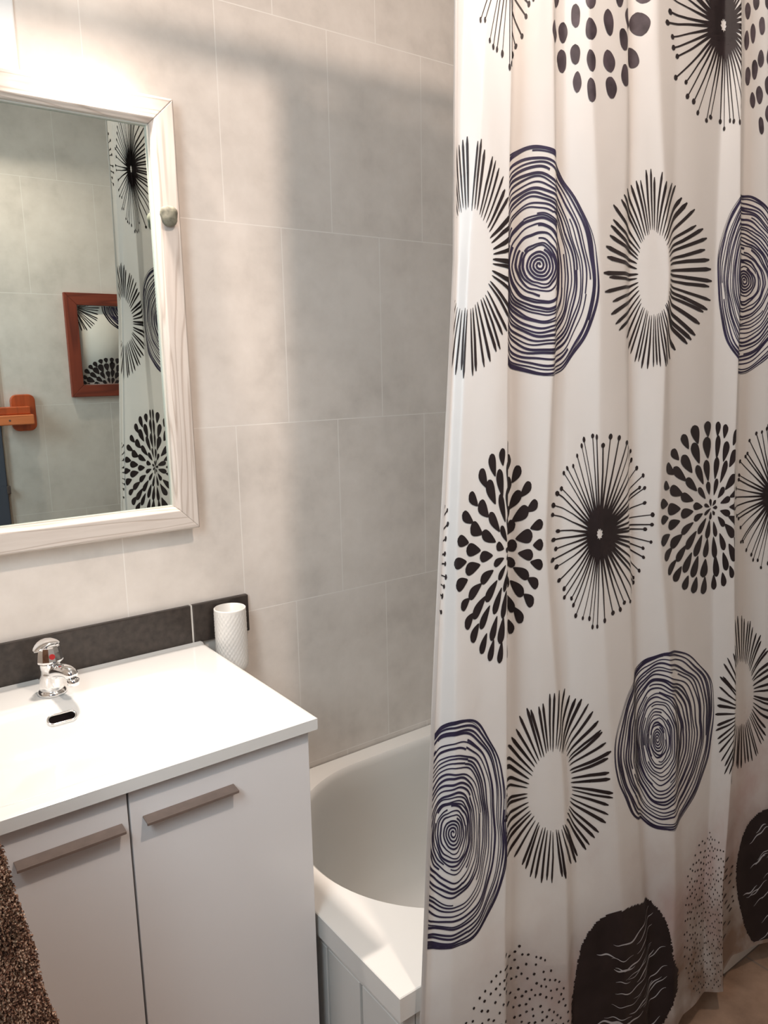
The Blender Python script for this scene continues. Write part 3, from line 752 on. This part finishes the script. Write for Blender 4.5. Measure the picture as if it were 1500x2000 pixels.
# keep only what lies on the cloth
ok = (IV[:, 0] > .004) & (IV[:, 0] < S_MAX-.02) & (IV[:, 1] > Z_BOT+.01) & (IV[:, 1] < Z_TOP-.01)
keep = ok[IF].all(axis=1); IF = IF[keep]; IM = IM[keep]

# cloth sheet
sv = cloth_pt(np.tile(SS, len(ZZ)), np.repeat(ZZ, NS), 0.0)
jj, ii = np.meshgrid(np.arange(len(ZZ)-1), np.arange(NS-1), indexing='ij')
a = (jj*NS+ii).ravel(); sf = np.stack([a, a+1, a+NS+1, a+NS], 1)
nS = len(sv); allv = [sv]; allf = [sf]; allm = [np.zeros(len(sf), int)]
uvs = [np.stack([np.tile(SS, len(ZZ)), np.repeat(ZZ, NS)], 1)]
base = nS
for side in (1, -1):
    off = np.full(len(IV), 0.0007*side)
    isp = np.zeros(len(IV), bool); isp[IF[IM == PALE].ravel()] = True; off[isp] *= 1.7
    allv.append(cloth_pt(IV[:, 0], IV[:, 1], off)); allf.append(IF+base); allm.append(IM); uvs.append(IV); base += len(IV)
# stitched hem: a narrow doubled strip down the free edge
hs = np.linspace(0.0005, 0.012, 5)
for side in (1, -1):
    hv = cloth_pt(np.tile(hs, len(ZZ)), np.repeat(ZZ, 5), 0.0011*side)
    j2, i2 = np.meshgrid(np.arange(len(ZZ)-1), np.arange(4), indexing='ij'); a = (j2*5+i2).ravel()
    allv.append(hv); allf.append(np.stack([a, a+1, a+6, a+5], 1)+base); allm.append(np.zeros(len(a), int)); uvs.append(np.stack([np.tile(hs, len(ZZ)), np.repeat(ZZ, 5)], 1)); base += len(hv)
V = np.concatenate(allv); F = np.concatenate(allf); MI = np.concatenate(allm); UVc = np.concatenate(uvs)

# cloth material with the grey and brown watercolour wash printed round the lowest motifs
def cloth_shader(name, wash):
    mt = bpy.data.materials.new(name); mt.use_nodes = True; nt = mt.node_tree; nt.nodes.remove(nt.nodes['Principled BSDF'])
    out = nt.nodes['Material Output']
    dif = N(mt, 'ShaderNodeBsdfDiffuse'); tr = N(mt, 'ShaderNodeBsdfTranslucent'); gl = N(mt, 'ShaderNodeBsdfGlossy'); gl.inputs['Roughness'].default_value = 0.42
    mx = N(mt, 'ShaderNodeMixShader'); mx.inputs[0].default_value = 0.28; m2 = N(mt, 'ShaderNodeMixShader'); m2.inputs[0].default_value = 0.05
    L(mt, dif.outputs[0], mx.inputs[1]); L(mt, tr.outputs[0], mx.inputs[2]); L(mt, mx.outputs[0], m2.inputs[1]); L(mt, gl.outputs[0], m2.inputs[2]); L(mt, m2.outputs[0], out.inputs[0])
    uv = N(mt, 'ShaderNodeUVMap'); uv.uv_map = 'cloth'
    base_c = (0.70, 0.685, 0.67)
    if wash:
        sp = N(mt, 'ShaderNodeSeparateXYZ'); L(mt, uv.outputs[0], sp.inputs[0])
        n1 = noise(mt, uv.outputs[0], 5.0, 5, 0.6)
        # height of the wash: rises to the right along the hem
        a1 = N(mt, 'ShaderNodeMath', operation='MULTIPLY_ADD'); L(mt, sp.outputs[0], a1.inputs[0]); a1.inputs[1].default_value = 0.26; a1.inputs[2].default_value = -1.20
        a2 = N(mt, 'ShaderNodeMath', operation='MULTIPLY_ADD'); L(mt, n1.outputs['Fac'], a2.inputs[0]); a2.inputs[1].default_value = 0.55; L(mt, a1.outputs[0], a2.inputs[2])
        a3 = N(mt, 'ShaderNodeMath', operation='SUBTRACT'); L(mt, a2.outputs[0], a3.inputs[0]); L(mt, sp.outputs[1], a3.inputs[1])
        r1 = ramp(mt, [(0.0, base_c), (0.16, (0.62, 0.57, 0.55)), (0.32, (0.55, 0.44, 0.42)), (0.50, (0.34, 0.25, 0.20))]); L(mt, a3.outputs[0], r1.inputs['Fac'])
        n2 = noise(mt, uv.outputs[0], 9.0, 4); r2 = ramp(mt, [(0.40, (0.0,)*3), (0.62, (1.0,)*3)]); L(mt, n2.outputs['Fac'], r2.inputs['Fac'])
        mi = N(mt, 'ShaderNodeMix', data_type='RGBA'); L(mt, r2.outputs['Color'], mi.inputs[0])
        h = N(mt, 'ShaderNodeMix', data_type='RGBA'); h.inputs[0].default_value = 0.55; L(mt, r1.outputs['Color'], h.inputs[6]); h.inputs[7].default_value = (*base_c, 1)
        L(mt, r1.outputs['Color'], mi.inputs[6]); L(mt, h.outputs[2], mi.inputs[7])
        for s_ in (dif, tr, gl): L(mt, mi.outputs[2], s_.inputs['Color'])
    wv = N(mt, 'ShaderNodeTexNoise'); wv.inputs['Scale'].default_value = 9; L(mt, uv.outputs[0], wv.inputs['Vector'])
    bp = N(mt, 'ShaderNodeBump'); bp.inputs['Strength'].default_value = 0.35; bp.inputs['Distance'].default_value = 0.006; L(mt, wv.outputs['Fac'], bp.inputs['Height'])
    for s_ in (dif, gl): L(mt, bp.outputs[0], s_.inputs['Normal'])
    return mt
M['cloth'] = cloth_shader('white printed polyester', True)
M['navy'] = pmat('navy print ink', (0.024, 0.019, 0.046), 0.55, spec=0.3, amt=0.25, scale=30)
M['ink'] = pmat('black print ink', (0.018, 0.012, 0.013), 0.55, spec=0.3, amt=0.3, scale=20)
M['smoke'] = pmat('smoky purple print ink', (0.050, 0.038, 0.046), 0.55, spec=0.3, amt=0.45, scale=45)
M['pale'] = pmat('pale bristle streak print', (0.42, 0.42, 0.44), 0.6)

def mesh_from(name, V, F, MI, UVc, mats):
    me = bpy.data.meshes.new(name)
    me.vertices.add(len(V)); me.vertices.foreach_set('co', V.astype(np.float32).ravel())
    me.loops.add(F.size); me.loops.foreach_set('vertex_index', F.astype(np.int32).ravel())
    me.polygons.add(len(F)); me.polygons.foreach_set('loop_start', (np.arange(len(F))*4).astype(np.int32))
    me.polygons.foreach_set('material_index', MI.astype(np.int32))
    me.polygons.foreach_set('use_smooth', np.ones(len(F), bool))
    if UVc is not None:
        u = me.uv_layers.new(name='cloth'); u.data.foreach_set('uv', UVc[F.ravel()].astype(np.float32).ravel())
    me.update(calc_edges=True); me.validate()
    for x in mats: me.materials.append(x)
    return me
cur = thing('shower_curtain', 'long white shower curtain printed with black suns, rings, petals and dots, hanging outside the bathtub', 'curtain', (0.70, -0.70, 0.075))
off = np.array(cur.location)
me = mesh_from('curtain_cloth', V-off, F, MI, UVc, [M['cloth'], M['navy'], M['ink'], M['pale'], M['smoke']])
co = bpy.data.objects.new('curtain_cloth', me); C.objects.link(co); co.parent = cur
for k in range(12):                                      # rings that carry the cloth on the rod
    s0 = 0.02+k*(S_MAX-.04)/11
    p = cloth_pt(np.array([s0]), np.array([Z_TOP-.012]), 0.0)[0]
    bm = bmesh.new(); n1_ = 28
    pts = [(p[0], -0.705+0.026*math.cos(2*math.pi*q/n1_), 2.178+0.026*math.sin(2*math.pi*q/n1_)) for q in range(n1_+1)]
    tube(bm, pts, 0.0022, 8, cap=False)
    part('curtain_ring', bm, M['steel'], cur, smooth=True)

# ------------------------------------------------------------------ framed print on the front wall (seen in the mirror)
pic = thing('picture_frame', 'red-brown wooden picture frame holding a swatch of the curtain print, reflected in the mirror', 'picture frame', (0.985, YF, 1.315))
FX0, FX1, FZ0, FZ1, FB = 0.822, 1.150, 1.315, 1.697, 0.044
def bar(a, b_, c, d):
    bm = bmesh.new(); A = [bm.verts.new((p[0], YF+0.001, p[1])) for p in (a, b_, c, d)]; Bv = [bm.verts.new((p[0], YF+0.020, p[1])) for p in (a, b_, c, d)]
    for k in range(4): bm.faces.new((A[k], A[(k+1) % 4], Bv[(k+1) % 4], Bv[k]))
    bm.faces.new(A); bm.faces.new(Bv[::-1]); bmesh.ops.recalc_face_normals(bm, faces=bm.faces); return bm
oc_ = [(FX0, FZ0), (FX1, FZ0), (FX1, FZ1), (FX0, FZ1)]; ic_ = [(FX0+FB, FZ0+FB), (FX1-FB, FZ0+FB), (FX1-FB, FZ1-FB), (FX0+FB, FZ1-FB)]
for k, nm in enumerate(('bottom_rail', 'side_rail', 'top_rail', 'side_rail')):
    k2 = (k+1) % 4
    part(nm, bar(oc_[k], oc_[k2], ic_[k2], ic_[k]), M['mahogany_h'] if k % 2 == 0 else M['mahogany_v'], pic, bevel=0.0015)
J = Ink()
ix0, ix1, iz0, iz1 = FX0+FB, FX1-FB, FZ0+FB, FZ1-FB
m_sun(J, -.008, .285, .092, .092, 5, inner=.10, n=46, w=.0020)
m_ring(J, .205, .30, .105, .105, 6)
m_petal(J, .105, -.015, .115, .118, 8)
JV = np.concatenate(J.v); JF = np.array(J.f); JM = np.array(J.m)
ww_, hh_ = ix1-ix0, iz1-iz0
okj = (JV[:, 0] > .001) & (JV[:, 0] < ww_-.001) & (JV[:, 1] > .001) & (JV[:, 1] < hh_-.001)
kp = okj[JF].all(axis=1); JF = JF[kp]; JM = JM[kp]
pv = np.stack([ix0+JV[:, 0], np.full(len(JV), YF+0.0094), iz0+JV[:, 1]], 1)
b4 = np.array([(ix0, YF+.009, iz0), (ix1, YF+.009, iz0), (ix1, YF+.009, iz1), (ix0, YF+.009, iz1), (ix0, YF+.001, iz0), (ix1, YF+.001, iz0), (ix1, YF+.001, iz1), (ix0, YF+.001, iz1)])
bf = np.array([(0, 1, 2, 3), (7, 6, 5, 4), (0, 4, 5, 1), (1, 5, 6, 2), (2, 6, 7, 3), (3, 7, 4, 0)])
V2 = np.concatenate([b4, pv]); F2 = np.concatenate([bf, JF+8]); M2 = np.concatenate([np.zeros(6, int), JM])
me = mesh_from('printed_fabric', V2-np.array(pic.location), F2, M2, np.zeros((len(V2), 2)), [pmat('off white print cloth', (0.62, 0.585, 0.53), 0.8), M['navy'], M['ink'], M['pale']])
po = bpy.data.objects.new('printed_fabric', me); C.objects.link(po); po.parent = pic

# ------------------------------------------------------------------ wooden rail bracket on the front wall (seen in the mirror)
hk = thing('towel_rail', 'orange varnished wooden rail on a rounded wall plate, reflected at the mirror left edge', 'rail', (0.645, YF, 1.265))
bm = bmesh.new(); prism(bm, rrect(0.604, 0.688, 1.200, 1.332, 0.024), 1, YF+0.001, YF+0.020)
part('wall_plate', bm, M['orange'], hk, bevel=0.004, seg=3)
bm = bmesh.new(); box(bm, 0.535, 0.662, YF+0.021, YF+0.060, 1.262, 1.290)
part('rail_bar', bm, M['orange'], hk, bevel=0.004, seg=3)
bm = bmesh.new(); box(bm, 0.540, 0.668, YF+0.030, YF+0.075, 1.226, 1.2612); 
part('rail_bar', bm, M['orange_l'], hk, bevel=0.004, seg=3)
bm = lathe(bmesh.new(), [(0.0035, 0), (0.0035, 0.0015)], (0.585, YF+0.0745, 1.243), 14, axis='Y')
part('screw', bm, M['cab_dark'], hk)

# ------------------------------------------------------------------ brown terry towel hanging at the left
tw = thing('towel', 'shaggy brown terry towel hanging at the lower left in front of the vanity', 'towel', (-0.12, -0.74, 0.62))
tz = [0.40, 0.62, 0.744, 0.81, 0.853, 0.907, 0.96, 0.983, 1.10, 1.24, 1.335]
tx = [0.196, 0.158, 0.131, 0.120, 0.114, 0.107, 0.098, 0.093, 0.040, -0.07, -0.22]   # right-hand edge by height
def tow(u, z):
    xr = np.interp(z, tz, tx)+0.0012*math.sin(z*60); xl = -0.325+0.0*z
    x = xl+(xr-xl)*u; k = 0.010+0.030*min(1, max(0, (1.33-z)/.5))
    fold = math.cos(u*math.pi*7.0+z*1.5)
    y = -0.735+k*fold*(1-0.92*u)+0.003*math.sin(z*23+u*9)
    return x, y
NU, NZ = 150, 200; bm = bmesh.new(); g2 = []
for side in (0, 1):
    rows = []
    for j in range(NZ+1):
        z = 0.40+(1.335-0.40)*j/NZ; row = []
        for i in range(NU+1):
            x, y = tow(i/NU, z); th = 0.007*math.sin(math.pi*min(1, max(0, i/NU)))**0.25 if 0 < i < NU else 0.0
            row.append(bm.verts.new((x+rng.uniform(-.0008, .0008), y+(th if side else -th)+rng.uniform(-.0012, .0012), z)))
        rows.append(row)
    g2.append(rows)
for side in (0, 1):
    r_ = g2[side]
    for j in range(NZ):
        for i in range(NU):
            q = (r_[j][i], r_[j][i+1], r_[j+1][i+1], r_[j+1][i]); bm.faces.new(q if side == 0 else q[::-1])
for j in range(NZ):
    bm.faces.new((g2[0][j][NU], g2[1][j][NU], g2[1][j+1][NU], g2[0][j+1][NU])); bm.faces.new((g2[1][j][0], g2[0][j][0], g2[0][j+1][0], g2[1][j+1][0]))
for j in (0, NZ):
    for i in range(NU): bm.faces.new((g2[0][j][i], g2[1][j][i], g2[1][j][i+1], g2[0][j][i+1]))
# looped pile: little bent tufts
for q in range(30000):
    u = rng.uniform(0.30, 1.0)**0.8; z = rng.uniform(0.62, 1.05)
    if q % 3 == 0: u = rng.uniform(0.93, 1.0)
    x, y = tow(u, z); sd = -1 if rng.rand() < .93 else 1
    y += sd*0.0062
    d_ = Vector((rng.uniform(-1, 1)+(1.4 if u > .965 else 0), sd*rng.uniform(.2, 1.2), rng.uniform(-1, .5))).normalized()
    s_ = d_.cross(Vector((rng.uniform(-1, 1), rng.uniform(-1, 1), rng.uniform(-1, 1)))).normalized()*0.00075
    p0 = Vector((x, y, z)); p1 = p0+d_*rng.uniform(.0018, .0036); p2 = p1+Vector((rng.uniform(-.001, .001), 0, -0.0016))
    v = [bm.verts.new(c) for c in (p0-s_, p0+s_, p1+s_, p1-s_, p2+s_*.8, p2-s_*.8)]
    bm.faces.new((v[0], v[1], v[2], v[3])); bm.faces.new((v[3], v[2], v[4], v[5]))
mt = mat('brown terry loops', (0.2, 0.12, 0.08), 0.95, spec=0.1); M['towel'] = mt
g = N(mt, 'ShaderNodeNewGeometry'); n1 = noise(mt, g.outputs['Position'], 380, 2); n2 = noise(mt, g.outputs['Position'], 26, 4)
r = ramp(mt, [(0.36, (0.05, 0.026, 0.020)), (0.50, (0.24, 0.115, 0.075)), (0.64, (0.62, 0.43, 0.32))]); L(mt, n1.outputs['Fac'], r.inputs['Fac'])
r2 = ramp(mt, [(0.35, (0.55, 0.55, 0.50)), (0.65, (1.0, 0.95, 0.90))]); L(mt, n2.outputs['Fac'], r2.inputs['Fac'])
mxx = N(mt, 'ShaderNodeMix', data_type='RGBA', blend_type='MULTIPLY'); mxx.inputs[0].default_value = 1; L(mt, r.outputs['Color'], mxx.inputs[6]); L(mt, r2.outputs['Color'], mxx.inputs[7])
L(mt, mxx.outputs[2], mt.node_tree.nodes['Principled BSDF'].inputs['Base Color'])
part('towel_cloth', bm, M['towel'], tw)
hkk = thing('wall_hook', 'small steel wall hook on the left wall holding the brown towel', 'hook', (XL, -0.735, 1.33))
bm = lathe(bmesh.new(), [(0.016, 0.0005), (0.016, 0.005), (0.006, 0.008)], (XL, -0.735, 1.345), 24, axis='X')
part('hook_plate', bm, M['steel'], hkk, smooth=True)
bm = bmesh.new(); tube(bm, [(XL+0.006, -0.735, 1.345), (XL+0.03, -0.735, 1.340), (XL+0.055, -0.735, 1.345), (XL+0.066, -0.735, 1.362)], 0.005, 12)
part('hook_arm', bm, M['steel'], hkk, smooth=True)
